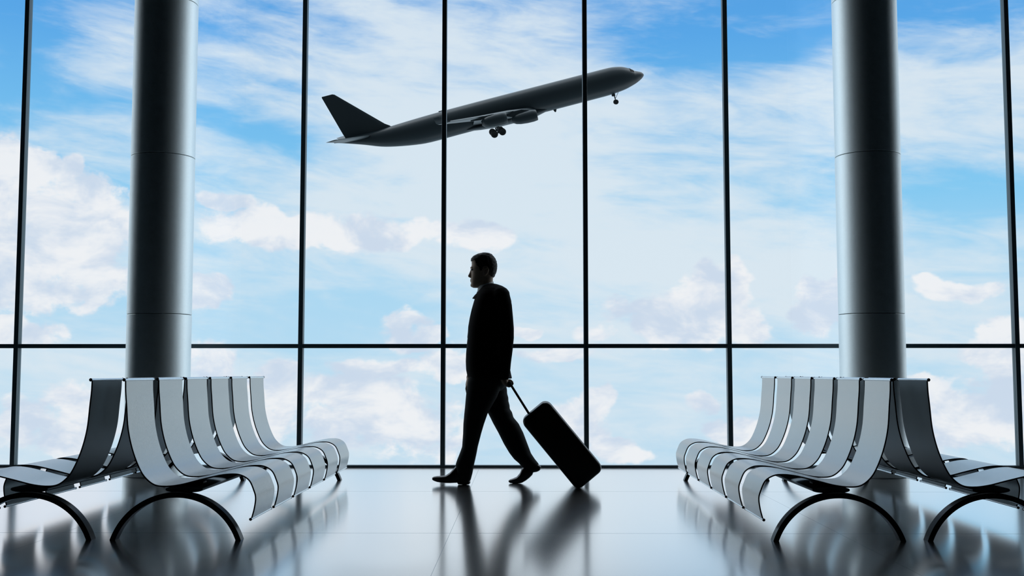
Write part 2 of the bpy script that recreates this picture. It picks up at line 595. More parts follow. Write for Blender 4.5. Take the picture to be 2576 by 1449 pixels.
def make_bench():
    root = empty('waiting_bench')
    curve = seat_curve()
    # normals of the profile
    nor = []
    for i in range(len(curve)):
        t = (curve[min(i + 1, len(curve) - 1)] - curve[max(i - 1, 0)]).normalized()
        nor.append(Vector((-t.z, 0, t.x)))
    y00 = -(5 * PITCH + SEAT_W) / 2

    def make_seat():
        h = SEAT_W / 2
        hs = h - 0.017     # the sheet is a little narrower than its rails
        bm = bmesh.new()
        rings = []
        for c, n in zip(curve, nor):
            rings.append([c + n * TH + Vector((0, -hs, 0)), c + n * TH + Vector((0, hs, 0)), c - n * TH + Vector((0, hs, 0)), c - n * TH + Vector((0, -hs, 0))])
        loft(bm, rings)
        s = link_bm('seat', bm, M_SEAT, root)
        for sy in (-1, 1):
            bm = bmesh.new()
            e = 0.0030
            rings = []
            for c, n in zip(curve, nor):
                a = Vector((0, sy * hs - e * 0.55, 0))
                b = Vector((0, sy * hs + e * 0.55, 0))
                rings.append([c + n * e * 1.15 + a, c + n * e * 1.15 + b, c - n * e * 1.15 + b, c - n * e * 1.15 + a])
            loft(bm, rings)
            link_bm('edge_trim', bm, M_EDGE, s)
        for nm, c, r in (('top_rail', curve[0], 0.0070), ('front_rail', curve[-1], 0.0062)):
            bm = bmesh.new()
            cyl(bm, c + Vector((0, -h - 0.004, 0)), c + Vector((0, h + 0.004, 0)), r, 16)
            link_bm(nm, bm, M_ROD, s)
            for sy in (-1, 1):
                bm = bmesh.new()
                ball(bm, c + Vector((0, sy * (h + 0.005), 0)), r * 1.25, r * 0.9, r * 1.25, 12)
                link_bm('end_cap', bm, M_EDGE, s)
        bm = bmesh.new()
        add_box(bm, 0.005, 0.070, -0.03, 0.03, 0.250, 0.2675, 0.002)
        link_bm('bracket', bm, M_LEG, s)
        return s
    s0 = make_seat()
    s0.data.materials.append(M_SEAT_SHADE)
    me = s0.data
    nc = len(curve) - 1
    for i in range(nc):           # painted shade: the sheet's reverse takes the darker metal
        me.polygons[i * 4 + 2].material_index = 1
    s0.location.y = y00 + SEAT_W / 2
    for k in range(1, 6):
        c = copy_tree(s0, root)
        c.location.y = y00 + SEAT_W / 2 + k * PITCH
    # beam: flattened oval tube resting on the leg arches
    bm = bmesh.new()
    rings = []
    for y in (-1.50, -1.495, 1.495, 1.50):
        sc = 0.9 if abs(y) > 1.498 else 1.0
        rings.append([Vector((0.02 + 0.095 * sc * math.copysign(abs(math.cos(a)) ** 0.8, math.cos(a)), y, 0.245 + 0.016 * sc * math.copysign(abs(math.sin(a)) ** 0.8, math.sin(a))))
                      for a in [2 * math.pi * i / 32 for i in range(32)]])
    loft(bm, rings)
    link_bm('beam', bm, M_BEAM, root)
    # two arched legs, flat steel bar
    for sy in (-1, 1):
        bm = bmesh.new()
        ro, zc = 0.3485, -0.112
        t = 0.026
        a0 = math.asin(-zc / ro)
        rings = []
        n = 40
        for i in range(n + 1):
            a = a0 - 0.0 + (math.pi - 2 * a0) * i / n
            ca, sa = math.cos(a), math.sin(a)
            ri = ro - t
            po = Vector((ro * ca, 0, zc + ro * sa))
            pi_ = Vector((ri * ca, 0, max(0.0, zc + ri * sa)))
            if i in (0, n):
                pi_ = Vector((math.copysign(math.sqrt(ri * ri - zc * zc), ca), 0, 0))
                po.z = 0.0
            y0, y1 = sy * 1.53 - 0.03, sy * 1.53 + 0.03
            rings.append([Vector((po.x, y0, po.z)), Vector((po.x, y1, po.z)), Vector((pi_.x, y1, pi_.z)), Vector((pi_.x, y0, pi_.z))])
        loft(bm, rings)
        link_bm('leg', bm, M_LEG, root)
    return root


BG = 'waiting benches on the polished floor'
b0 = make_bench()
spots = [(-1.741, 0.0, 'grey metal six-seat bench left of the man, seats turned towards him'),
         (-2.492, math.pi, 'grey metal six-seat bench cut off by the left frame edge, back to its twin'),
         (1.5785, math.pi, 'grey metal six-seat bench right of the suitcase, seats turned towards it'),
         (2.345, 0.0, 'grey metal six-seat bench cut off by the right frame edge, back to its twin')]
for k, (x, rz, lab) in enumerate(spots):
    o = b0 if k == 0 else copy_tree(b0)
    o.location = (x, 7.175, 0)
    o.rotation_euler.z = rz
    tag(o, lab, 'bench', BG)

# ================================================================== walking man
PY = 8.43
HEAD = [
  (1.744, -0.300, -0.268, 0.016), (1.740, -0.318, -0.256, 0.034),
  (1.734, -0.339, -0.245, 0.048), (1.722, -0.370, -0.229, 0.062), (1.702, -0.388, -0.214, 0.071), (1.682, -0.390, -0.205, 0.075),
  (1.655, -0.389, -0.201, 0.0765), (1.628, -0.394, -0.201, 0.076), (1.608, -0.391, -0.204, 0.074), (1.588, -0.392, -0.210, 0.071),
  (1.567, -0.393, -0.221, 0.067), (1.547, -0.395, -0.235, 0.063), (1.527, -0.395, -0.250, 0.059), (1.514, -0.394, -0.268, 0.055),
  (1.500, -0.394, -0.291, 0.048), (1.489, -0.389, -0.315, 0.039), (1.480, -0.379, -0.338, 0.024)]
NECK = [(1.600, -0.322, -0.226, 0.050), (1.581, -0.325, -0.224, 0.056), (1.547, -0.332, -0.226, 0.058), (1.510, -0.338, -0.227, 0.060), (1.477, -0.338, -0.221, 0.063),
        (1.443, -0.330, -0.208, 0.072), (1.410, -0.330, -0.181, 0.085)]
TORSO = [(1.512, -0.268, -0.222, 0.045), (1.506, -0.284, -0.190, 0.062), (1.492, -0.306, -0.152, 0.100), (1.472, -0.322, -0.120, 0.150), (1.448, -0.337, -0.102, 0.180), (1.425, -0.350, -0.099, 0.195),
         (1.379, -0.368, -0.087, 0.203), (1.319, -0.385, -0.084, 0.203), (1.249, -0.401, -0.087, 0.198), (1.183, -0.412, -0.093, 0.190),
         (1.098, -0.417, -0.105, 0.180), (1.038, -0.423, -0.111, 0.178), (0.978, -0.428, -0.111, 0.180), (0.917, -0.430, -0.105, 0.186),
         (0.857, -0.427, -0.096, 0.190), (0.812, -0.418, -0.087, 0.192), (0.790, -0.408, -0.081, 0.192)]
SLEEVE = [(-0.164, 1.412), (-0.140, 1.328), (-0.128, 1.239), (-0.118, 1.160), (-0.117, 1.092), (-0.123, 1.004), (-0.132, 0.916), (-0.138, 0.812)]
SLEEVE_R = [0.066, 0.062, 0.058, 0.054, 0.053, 0.050, 0.047, 0.043]
LEGL = [(0.857, -0.385, -0.165, 0.070), (0.800, -0.402, -0.155, 0.086), (0.768, -0.413, -0.150, 0.094), (0.708, -0.421, -0.170, 0.1), (0.649, -0.427, -0.194, 0.1),
        (0.590, -0.432, -0.229, 0.098), (0.530, -0.438, -0.262, 0.095), (0.453, -0.445, -0.289, 0.09), (0.382, -0.447, -0.310, 0.085),
        (0.282, -0.454, -0.336, 0.080), (0.237, -0.470, -0.344, 0.078), (0.190, -0.489, -0.354, 0.075), (0.152, -0.502, -0.363, 0.072),
        (0.087, -0.499, -0.375, 0.066), (0.030, -0.480, -0.390, 0.056)]
LEGR = [(0.857, -0.380, -0.135, 0.070), (0.800, -0.385, -0.124, 0.086), (0.767, -0.380, -0.124, 0.094), (0.735, -0.365, -0.126, 0.1), (0.706, -0.350, -0.119, 0.1), (0.675, -0.340, -0.118, 0.1), (0.646, -0.325, -0.109, 0.1),
        (0.618, -0.312, -0.108, 0.1), (0.586, -0.300, -0.099, 0.1), (0.560, -0.288, -0.098, 0.098), (0.535, -0.269, -0.081, 0.097), (0.496, -0.248, -0.070, 0.094), (0.448, -0.224, -0.030, 0.09),
        (0.382, -0.187, 0.004, 0.085), (0.295, -0.143, 0.037, 0.080), (0.226, -0.101, 0.063, 0.076), (0.181, -0.066, 0.093, 0.072),
        (0.151, -0.030, 0.118, 0.064), (0.130, -0.012, 0.128, 0.056), (0.108, 0.004, 0.134, 0.046)]


def slices(bm, rows, yc, n=32, p=2.2, shrink=1.0):
    rings = []
    m = len(rows)
    for i, (z, xf, xb, b) in enumerate(rows):
        y = yc(i / (m - 1)) if callable(yc) else yc
        rings.append(ell((xf + xb) / 2, y, z, (xb - xf) / 2 * shrink, b * shrink, n, p))
    loft(bm, rings)


man = empty('person', (-0.20, PY, 0))
man_off = Vector((0.20, -PY, 0))


def own(o):
    """parts are modelled in room coordinates; shift them to the person's own origin"""
    o.data.transform(Matrix.Translation(man_off))
    return o


leg_y_l = lambda t: PY - 0.085 + (8.375 - PY + 0.085) * t
leg_y_r = lambda t: PY + 0.085 + (8.475 - PY - 0.085) * t

# --- the body: one continuous skin from crown to feet, hands included
bm = bmesh.new()
slices(bm, HEAD, PY, 36, 2.15)
slices(bm, NECK, PY, 28, 2.0)
# brow, nose, lips, chin, ears
tube(bm, [(-0.386, PY - 0.035, 1.633), (-0.393, PY, 1.634), (-0.386, PY + 0.035, 1.633)], [0.006, 0.008, 0.006], 10)
loft(bm, [ell(-0.388, PY, 1.628, 0.008, 0.008, 12), ell(-0.390, PY, 1.613, 0.010, 0.009, 12), ell(-0.392, PY, 1.598, 0.013, 0.011, 12),
          ell(-0.394, PY, 1.583, 0.018, 0.013, 12), ell(-0.395, PY, 1.571, 0.0235, 0.016, 12), ell(-0.393, PY, 1.563, 0.021, 0.016, 12),
          ell(-0.390, PY, 1.556, 0.010, 0.010, 12)])
ball(bm, (-0.391, PY, 1.541), 0.011, 0.020, 0.006, 12)
ball(bm, (-0.390, PY, 1.529), 0.010, 0.018, 0.006, 12)
ball(bm, (-0.387, PY, 1.500), 0.012, 0.022, 0.015, 12)
for s in (-1, 1):
    tube(bm, [(-0.292, PY + s * 0.072, 1.575), (-0.289, PY + s * 0.078, 1.598), (-0.283, PY + s * 0.082, 1.618), (-0.268, PY + s * 0.083, 1.628),
              (-0.258, PY + s * 0.082, 1.614), (-0.266, PY + s * 0.079, 1.592), (-0.282, PY + s * 0.075, 1.572)], 0.0058, 10)
    ball(bm, (-0.276, PY + s * 0.074, 1.600), 0.014, 0.006, 0.026, 12)
slices(bm, TORSO[2:], PY, 32, 2.3, 0.86)
slices(bm, LEGL[:-1], leg_y_l, 20, 2.1, 0.62)
slices(bm, LEGR[:-1], leg_y_r, 20, 2.1, 0.62)
AY = [8.262, 8.240, 8.228, 8.222, 8.222, 8.228, 8.240, 8.252]
tube(bm, [(x, y, z) for (x, z), y in zip(SLEEVE, AY)], [r * 0.66 for r in SLEEVE_R], 16)
tube(bm, [(-0.138, 8.252, 0.83), (-0.138, 8.254, 0.80), (-0.136, 8.258, 0.785)], [0.028, 0.026, 0.027], 14)
# near hand closing round the suitcase grip
GX, GZ = -0.096, 0.758
palm = []
for (x, z, tx, ty) in ((-0.139, 0.808, 0.026, 0.027), (-0.137, 0.790, 0.029, 0.034), (-0.134, 0.770, 0.027, 0.040), (-0.128, 0.754, 0.023, 0.040), (-0.123, 0.744, 0.016, 0.036)):
    palm.append(ell(x, 8.262, z, tx, ty, 20, 2.4))
loft(bm, palm)
for k, (dy, ln) in enumerate(((-0.033, 0.86), (-0.0125, 1.0), (0.0085, 0.96), (0.0290, 0.82))):
    y = 8.264 + dy
    pts = [(-0.127, y, 0.756), (-0.117, y, 0.7385), (-0.100, y, 0.7330), (-0.083 + 0.004 * (1 - ln), y, 0.7390), (-0.0735 + 0.004 * (1 - ln), y, 0.7540), (-0.0760, y, 0.7540 + 0.0145 * ln)]
    tube(bm, pts, [0.0098, 0.0098, 0.0090, 0.0086, 0.0080, 0.0070], 12)
tube(bm, [(-0.134, 8.292, 0.785), (-0.122, 8.302, 0.776), (-0.106, 8.303, 0.778), (-0.090, 8.299, 0.777), (-0.081, 8.294, 0.770)], [0.0120, 0.0115, 0.0100, 0.0092, 0.0080], 12)
# far arm swinging forward, relaxed hand at the front of the thigh
FAR = [(-0.175, 8.605, 1.410), (-0.190, 8.628, 1.32), (-0.205, 8.640, 1.21), (-0.222, 8.642, 1.12), (-0.270, 8.636, 1.02), (-0.330, 8.622, 0.92), (-0.385, 8.608, 0.828)]
FAR_R = [0.064, 0.060, 0.056, 0.053, 0.050, 0.046, 0.042]
tube(bm, FAR, [r * 0.66 for r in FAR_R], 16)
tube(bm, [(-0.393, 8.609, 0.84), (-0.405, 8.606, 0.812), (-0.411, 8.605, 0.795)], [0.028, 0.026, 0.026], 14)
loft(bm, [ell(-0.411, 8.605, 0.800, 0.020, 0.026, 18), ell(-0.417, 8.604, 0.782, 0.017, 0.036, 18, 2.4), ell(-0.424, 8.603, 0.760, 0.015, 0.041, 18, 2.4),
          ell(-0.429, 8.602, 0.740, 0.013, 0.041, 18, 2.4), ell(-0.430, 8.602, 0.732, 0.009, 0.037, 18, 2.4)])
for k, (dy, ln) in enumerate(((-0.032, 0.88), (-0.011, 1.0), (0.010, 0.95), (0.030, 0.78))):
    y = 8.602 + dy
    tube(bm, [(-0.429, y, 0.742), (-0.434, y, 0.742 - 0.034 * ln), (-0.431, y, 0.742 - 0.058 * ln), (-0.421, y, 0.742 - 0.078 * ln)], [0.0095, 0.0088, 0.0082, 0.0070], 12)
tube(bm, [(-0.417, 8.573, 0.788), (-0.418, 8.556, 0.765), (-0.420, 8.552, 0.742), (-0.418, 8.555, 0.725)], [0.0115, 0.0108, 0.0098, 0.0080], 12)
# ankles and feet inside the shoes
tube(bm, [(-0.430, 8.376, 0.12), (-0.440, 8.374, 0.05), (-0.52, 8.372, 0.040), (-0.60, 8.372, 0.038)], [0.034, 0.032, 0.026, 0.016], 14)
tube(bm, [(0.050, 8.474, 0.17), (0.075, 8.472, 0.112), (0.030, 8.471, 0.080), (-0.030, 8.470, 0.035), (-0.065, 8.470, 0.024)], [0.034, 0.032, 0.026, 0.018, 0.012], 14)
tag(man, 'man in a dark suit walking left across the hall, pulling a suitcase behind him', 'person')
body = own(remesh('body', bm, M_SKIN, 0.0042, man, 3))

# eyes
for s in (-1, 1):
    bm = bmesh.new()
    ball(bm, (-0.3835, PY + s * 0.031, 1.6165), 0.0115, 0.0125, 0.0085, 16)
    own(link_bm('eye', bm, M_EYE, man))

# --- hair: shell over the skull, cut to the hairline seen from the side
HAIRLINE = [(-0.410, 1.688), (-0.389, 1.684), (-0.365, 1.695), (-0.357, 1.675), (-0.352, 1.648), (-0.332, 1.635), (-0.325, 1.608), (-0.312, 1.603),
            (-0.302, 1.632), (-0.285, 1.642), (-0.262, 1.638), (-0.252, 1.606), (-0.243, 1.570), (-0.225, 1.558), (-0.17, 1.556), (-0.17, 1.77), (-0.43, 1.77)]


def inside(x, z, poly):
    c = False
    for i in range(len(poly)):
        (x0, z0), (x1, z1) = poly[i - 1], poly[i]
        if (z0 > z) != (z1 > z) and x < (x1 - x0) * (z - z0) / (z1 - z0) + x0:
            c = not c
    return c


def head_at(z):
    rows = HEAD
    if z >= rows[0][0]:
        return rows[0][1:]
    for a, b in zip(rows[:-1], rows[1:]):
        if a[0] >= z >= b[0]:
            t = (a[0] - z) / (a[0] - b[0])
            return tuple(a[k] + (b[k] - a[k]) * t for k in (1, 2, 3))
    return rows[-1][1:]


bm = bmesh.new()
rings = []
NZ, NA = 130, 150
for k in range(NZ):
    z = 1.744 - (1.744 - 1.552) * (k / (NZ - 1)) ** 1.4
    xf, xb, b = head_at(z)
    back_pull = 0.0
    g = 0.0065
    rx, ry = (xb - xf) / 2 + g, b + g
    zz = z + 0.0055 * max(0.0, min(1.0, (z - 1.70) / 0.044))
    rings.append([bm.verts.new(((xf + xb) / 2 + (rx) * math.cos(2 * math.pi * i / NA), PY + ry * math.sin(2 * math.pi * i / NA), zz)) for i in range(NA)])
top = bm.verts.new((-0.284, PY, 1.7512))
for i in range(NA):
    bm.faces.new((rings[0][i], rings[0][(i + 1) % NA], top))
for a, b in zip(rings[:-1], rings[1:]):
    for i in range(NA):
        j = (i + 1) % NA
        bm.faces.new((a[i], a[j], b[j], b[i]))
dead = [f for f in bm.faces if not inside(f.calc_center_median().x, f.calc_center_median().z, HAIRLINE)]
bmesh.ops.delete(bm, geom=dead, context='FACES')
for _ in range(6):
    rim = [v for v in bm.verts if any(e.is_boundary for e in v.link_edges)]
    moved = []
    for v in rim:
        nb = [e.other_vert(v) for e in v.link_edges if e.is_boundary]
        moved.append((v, (v.co * 2 + sum((w.co for w in nb), Vector())) / (2 + len(nb))))
    for v, c in moved:
        v.co = c
random.seed(4)
for v in bm.verts:
    d = noise.noise(v.co * 55) * 0.0028
    v.co += (v.co - Vector((-0.29, PY, 1.63))).normalized() * d
bmesh.ops.recalc_face_normals(bm, faces=bm.faces)
geo = bmesh.ops.solidify(bm, geom=bm.faces[:], thickness=0.012)
own(link_bm('hair', bm, M_HAIR, man))

# --- shirt collar and tie knot
bm = bmesh.new()
rings_o = []
n = 40
for lev in range(5):
    t = lev / 4
    ring = []
    for i in range(n):
        a = 2 * math.pi * i / n
        cx, rx, ry = -0.281, 0.060 + 0.004 * (1 - t), 0.066 + 0.005 * (1 - t)
        x = cx + rx * math.cos(a)
        zlow = 1.4585 + 0.040 * (math.cos(a) + 1) / 2 - 0.02 * (1 if math.cos(a) < -0.9 else 0) * 0
        z = zlow - 0.004 + t * 0.033
        ring.append(Vector((x, PY + ry * math.sin(a), z)))
    rings_o.append(ring)
rings_i = [[Vector((-0.281 + (p.x + 0.281) * 0.93, PY + (p.y - PY) * 0.93, p.z)) for p in r] for r in reversed(rings_o)]
allr = rings_o + rings_i + [rings_o[0]]
vr = [[bm.verts.new(p) for p in r] for r in allr[:-1]]
vr.append(vr[0])
for a, b in zip(vr[:-1], vr[1:]):
    for i in range(n):
        j = (i + 1) % n
        bm.faces.new((a[i], a[j], b[j], b[i]))
tag(own(link_bm('shirt_collar', bm, M_SHIRT, man)), 'pale shirt collar')
bm = bmesh.new()
loft(bm, [ell(-0.339, PY, 1.452, 0.007, 0.016, 16), ell(-0.343, PY, 1.440, 0.009, 0.015, 16), ell(-0.340, PY, 1.428, 0.007, 0.010, 16), ell(-0.338, PY, 1.41, 0.005, 0.014, 16)])
own(link_bm('tie', bm, M_TIE, man))

# --- jacket (torso and both sleeves in one skin), with lapels and a vented tail
bm = bmesh.new()
slices(bm, TORSO, PY, 40, 2.35, 1.012)
loft(bm, [[Vector((-0.272 + rx * math.cos(2 * math.pi * i / 32), PY + ry * math.sin(2 * math.pi * i / 32), z + 0.030 * math.cos(2 * math.pi * i / 32))) for i in range(32)]
          for rx, ry, z in ((0.115, 0.150, 1.425), (0.095, 0.125, 1.452), (0.074, 0.092, 1.472), (0.066, 0.078, 1.482))])
for s in (-1, 1):
    ball(bm, (-0.205, PY + s * 0.085, 1.440), 0.072, 0.075, 0.052, 20)
tube(bm, [(x, y, z) for (x, z), y in zip(SLEEVE, AY)], SLEEVE_R, 20)
tube(bm, FAR, FAR_R, 20)
ball(bm, (-0.176, 8.275, 1.395), 0.072, 0.060, 0.070, 20)
ball(bm, (-0.176, 8.590, 1.395), 0.072, 0.060, 0.070, 20)
# folds at the elbow
ball(bm, (-0.094, 8.225, 1.115), 0.030, 0.035, 0.045, 14)
ball(bm, (-0.100, 8.230, 1.03), 0.024, 0.035, 0.018, 14)
jacket = own(remesh('suit_jacket', bm, M_SUIT, 0.006, man, 5))
bm = bmesh.new()
for s in (-1, 1):
    pts = [(-0.326, 0.034, 1.452), (-0.343, 0.058, 1.40), (-0.378, 0.062, 1.30), (-0.402, 0.040, 1.19), (-0.414, 0.016, 1.10)]
    rings = []
    for i, (x, dy, z) in enumerate(pts):
        w = (0.012, 0.026, 0.030, 0.020, 0.005)[i]
        c = Vector((x, PY + s * dy, z))
        rings.append([c + Vector((-0.006, -w, 0)), c + Vector((-0.006, w, 0)), c + Vector((0.006, w, 0)), c + Vector((0.006, -w, 0))])
    loft(bm, rings)
own(link_bm('lapels', bm, M_SUIT, jacket))

# --- trousers in one skin
bm = bmesh.new()
slices(bm, [(0.960, -0.395, -0.135, 0.140), (0.900, -0.400, -0.122, 0.155), (0.857, -0.403, -0.117, 0.165), (0.800, -0.408, -0.116, 0.172), (0.740, -0.398, -0.126, 0.160), (0.700, -0.36, -0.16, 0.12)], PY, 32, 2.4)
slices(bm, LEGL, leg_y_l, 28, 2.2)
slices(bm, LEGR, leg_y_r, 28, 2.2)
own(remesh('trousers', bm, M_TROUSER, 0.006, man, 3))

# --- shoes
SHOE_L = [(-0.677, 0.036, 0.052, 0.008), (-0.664, 0.028, 0.060, 0.020), (-0.640, 0.020, 0.064, 0.032), (-0.610, 0.016, 0.065, 0.040), (-0.575, 0.013, 0.070, 0.045),
          (-0.545, 0.012, 0.090, 0.045), (-0.515, 0.013, 0.122, 0.042), (-0.490, 0.014, 0.150, 0.039), (-0.482, 0.001, 0.155, 0.038), (-0.450, 0.000, 0.150, 0.037), (-0.420, 0.000, 0.135, 0.035), (-0.402, 0.002, 0.115, 0.030), (-0.392, 0.012, 0.09, 0.016)]
SHOE_R = [(-0.107, 0.011, 0.022, 0.007), (-0.096, 0.003, 0.030, 0.018), (-0.072, 0.000, 0.038, 0.030), (-0.045, 0.000, 0.050, 0.038), (-0.022, 0.001, 0.078, 0.043),
          (-0.005, 0.005, 0.118, 0.044), (0.022, 0.020, 0.140, 0.043), (0.050, 0.041, 0.150, 0.041), (0.073, 0.064, 0.155, 0.039), (0.080, 0.082, 0.155, 0.038), (0.105, 0.086, 0.152, 0.036), (0.125, 0.095, 0.140, 0.030), (0.138, 0.110, 0.128, 0.014)]
for rows, y in ((SHOE_L, 8.373), (SHOE_R, 8.470)):
    bm = bmesh.new()
    rings = []
    for x, z0, z1, hw in rows:
        h = (z1 - z0) / 2
        ring = []
        for i in range(20):
            a = 2 * math.pi * i / 20
            c, s = math.cos(a), math.sin(a)
            pw = 2 / 3.2 if s < 0 else 1.0
            ring.append(Vector((x, y + hw * math.copysign(abs(c) ** (2 / 2.6), c), (z0 + z1) / 2 + h * math.copysign(abs(s) ** pw, s))))
        rings.append(ring)
    loft(bm, rings)
    own(link_bm('shoe', bm, M_SHOE, man))

# ================================================================== suitcase
CY = 8.27
U = Vector((0.637, 0, -0.771))      # from the handle end to the wheel end
V = Vector((0.771, 0, 0.637))
case = empty('suitcase', (0.395, CY, 0))


def cpt(u, v, y=0.0):
    return U * u + V * v + Vector((-0.395, y, 0))


def rounded_slab(bm, u0, u1, v0, v1, hy, rad, edge, n=8):
    """rounded rectangle in the suitcase's side plane, with softened long edges"""
    def outline(inset, y):
        pts = []
        r = max(rad - inset, 0.004)
        for (cu, cv, a0) in ((u1 - rad, v1 - rad, 0), (u0 + rad, v1 - rad, 90), (u0 + rad, v0 + rad, 180), (u1 - rad, v0 + rad, 270)):
            for k in range(n + 1):
                a = R(a0 + 90 * k / n)
                pts.append(cpt(cu + r * math.cos(a), cv + r * math.sin(a), y))
        return pts
    rings = []
    for k in range(6):
        a = R(90 * k / 5)
        rings.append(outline(edge * (1 - math.sin(a)), -hy + edge * (1 - math.cos(a))))
    for k in range(5, -1, -1):
        a = R(90 * k / 5)
        rings.append(outline(edge * (1 - math.sin(a)), hy - edge * (1 - math.cos(a))))
    loft(bm, rings)


bm = bmesh.new()
rounded_slab(bm, -0.383, 0.270, 0.294, 0.546, 0.165, 0.052, 0.035)
shell = link_bm('shell', bm, M_CASE, case)
bm = bmesh.new()
rounded_slab(bm, -0.3845, 0.2715, 0.2925, 0.5475, 0.008, 0.053, 0.002)
link_bm('zipper', bm, M_TRIM, shell)
for s in (-1, 1):
    bm = bmesh.new()
    a = cpt(-0.36, 0.372, s * 0.055)
    g = Vector((GX - 0.395, s * 0.055, GZ))
    tube(bm, [a, a + (g - a) * 0.5, g], 0.0080, 12)
    link_bm('handle_rod', bm, M_TRIM, case)
bm = bmesh.new()
tube(bm, [(GX - 0.395, -0.068, GZ), (GX - 0.395, -0.060, GZ), (GX - 0.395, 0.060, GZ), (GX - 0.395, 0.068, GZ)], [0.0165, 0.0150, 0.0150, 0.0165], 16)
link_bm('handle_grip', bm, M_TRIM, case)
for s in (-1, 1):
    bm = bmesh.new()
    c = cpt(0.226, 0.338, s * 0.115)
    c.z = 0.027
    cyl(bm, c + Vector((0, -0.012, 0)), c + Vector((0, 0.012, 0)), 0.027, 24)
    link_bm('wheel', bm, M_TRIM, case)
tag(case, 'black upright suitcase tilted on its wheels behind the walking man', 'suitcase')

# ================================================================== airliner climbing outside
ALPHA = 14.6
d = Vector((-0.02904, 0.97264, 0.23048)).normalized()
rgt = d.cross(Vector((0, 0, 1))).normalized()
upv = rgt.cross(d).normalized()
F = (rgt * math.cos(R(ALPHA)) + upv * math.sin(R(ALPHA))).normalized()
UP = (-rgt * math.sin(R(ALPHA)) + upv * math.cos(R(ALPHA))).normalized()
YAW, BANK = R(1.5), R(1.6)
F = Matrix.Rotation(YAW, 3, UP) @ F
UP = Matrix.Rotation(BANK, 3, F) @ UP
SIDE = UP.cross(F)
rot = Matrix((F, SIDE, UP)).transposed()
mid = Vector((0, 0, 0.84)) + d * 219.5
plane = empty('airplane')
pm = rot.to_4x4()
pm.translation = mid
plane.matrix_world = pm
plane.rotation_mode = 'XYZ'
tag(plane, 'dark four-engined jet airliner climbing in the sky beyond the glass, wheels down', 'airplane')
S0, H0 = 31.0, 0.5


def pl(s, y, h):
    return Vector((S0 - s, y, h - H0))


# stations along the fuselage: (s from nose, top, bottom, half width)
FUS = [(0.0, 0.25, -0.02, 0.10), (0.25, 0.62, -0.30, 0.42), (0.65, 0.88, -0.58, 0.76), (1.2, 1.12, -0.86, 1.10), (1.65, 1.34, -1.06, 1.34), (2.1, 1.74, -1.22, 1.55),
       (2.9, 2.24, -1.46, 1.86), (4.1, 2.74, -1.75, 2.20), (5.8, 3.06, -1.96, 2.48), (7.5, 3.12, -2.07, 2.58), (10, 3.12, -2.10, 2.60), (20, 3.12, -2.12, 2.60),
       (30, 3.12, -2.14, 2.60), (38, 3.08, -2.18, 2.60), (43.5, 2.98, -2.24, 2.56), (46.6, 2.88, -1.98, 2.40), (50.5, 2.72, -1.32, 2.02), (53.3, 2.62, -0.62, 1.66),
       (56.0, 2.62, 0.40, 1.18), (58.8, 2.66, 1.37, 0.74), (61.0, 2.62, 2.06, 0.36), (61.9, 2.50, 2.25, 0.14)]
rows = catmull([Vector((a, b, c)) for a, b, c, e in FUS], 3)
wid = catmull([Vector((a, e, 0)) for a, b, c, e in FUS], 3)
bm = bmesh.new()
rings = []
for r_, w_ in zip(rows, wid):
    s, t, b = r_
    hw = w_.y
    rings.append([pl(s, hw * math.cos(2 * math.pi * i / 48), (t + b) / 2 + (t - b) / 2 * math.sin(2 * math.pi * i / 48)) for i in range(48)])
loft(bm, rings)
fus = link_bm('fuselage', bm, M_PLANE, plane)
# belly fairing
bm = bmesh.new()
rings = []
for s, h, w in ((18.5, 0.05, 0.6), (20.5, 0.5, 1.7), (22.5, 0.95, 2.5), (25, 1.12, 2.85), (30, 1.05, 2.85), (33.5, 0.75, 2.6), (36, 0.35, 1.8), (37.5, 0.05, 0.6)):
    rings.append([pl(s, w * math.cos(2 * math.pi * i / 32), -1.62 + (h if math.sin(2 * math.pi * i / 32) < 0 else 0.6) * math.sin(2 * math.pi * i / 32)) for i in range(32)])
loft(bm, rings)
link_bm('belly_fairing', bm, M_PLANE, plane)
# cockpit glazing
bm = bmesh.new()
for k in range(-3, 3):
    a0, a1 = R(90 + k * 17 + 1.5), R(90 + (k + 1) * 17 - 1.5)
    quad = []
    for (s, a) in ((1.85, a0), (1.85, a1), (2.55, a1), (2.55, a0)):
        t = 1.52 if s < 2 else 2.06
        b = -1.13 if s < 2 else -1.36
        hw = 1.45 if s < 2 else 1.74
        quad.append(pl(s, (hw + 0.03) * math.cos(a), (t + b) / 2 + ((t - b) / 2 + 0.03) * math.sin(a)))
    q2 = [p + Vector((-0.12, 0, -0.10)) for p in quad]
    vv = [bm.verts.new(p) for p in quad + q2]
    for f in ((0, 1, 2, 3), (7, 6, 5, 4), (0, 4, 5, 1), (1, 5, 6, 2), (2, 6, 7, 3), (3, 7, 4, 0)):
        bm.faces.new([vv[i] for i in f])
link_bm('cockpit_window', bm, M_TRIM, plane, False)


def foil(bm, stations, vertical=False, n=14):
    """stations: (spanwise, s leading edge, chord, height, thickness)"""
    rings = []
    for (y, s, c, h, th) in stations:
        ring = []
        for k in range(2 * n):
            if k < n:
                x = 1 - k / n
                sg = 1
            else:
                x = (k - n) / n
                sg = -0.8
            yt = 5 * 0.12 * (0.2969 * math.sqrt(x) - 0.1260 * x - 0.3516 * x * x + 0.2843 * x ** 3 - 0.1036 * x ** 4) / 0.06
            off = sg * yt * th * c * 0.5
            if vertical:
                ring.append(pl(s + x * c, off * 0.9 if sg > 0 else off * 1.12, y))
            else:
                ring.append(pl(s + x * c, y, h + off))
        rings.append(ring)
    loft(bm, rings)


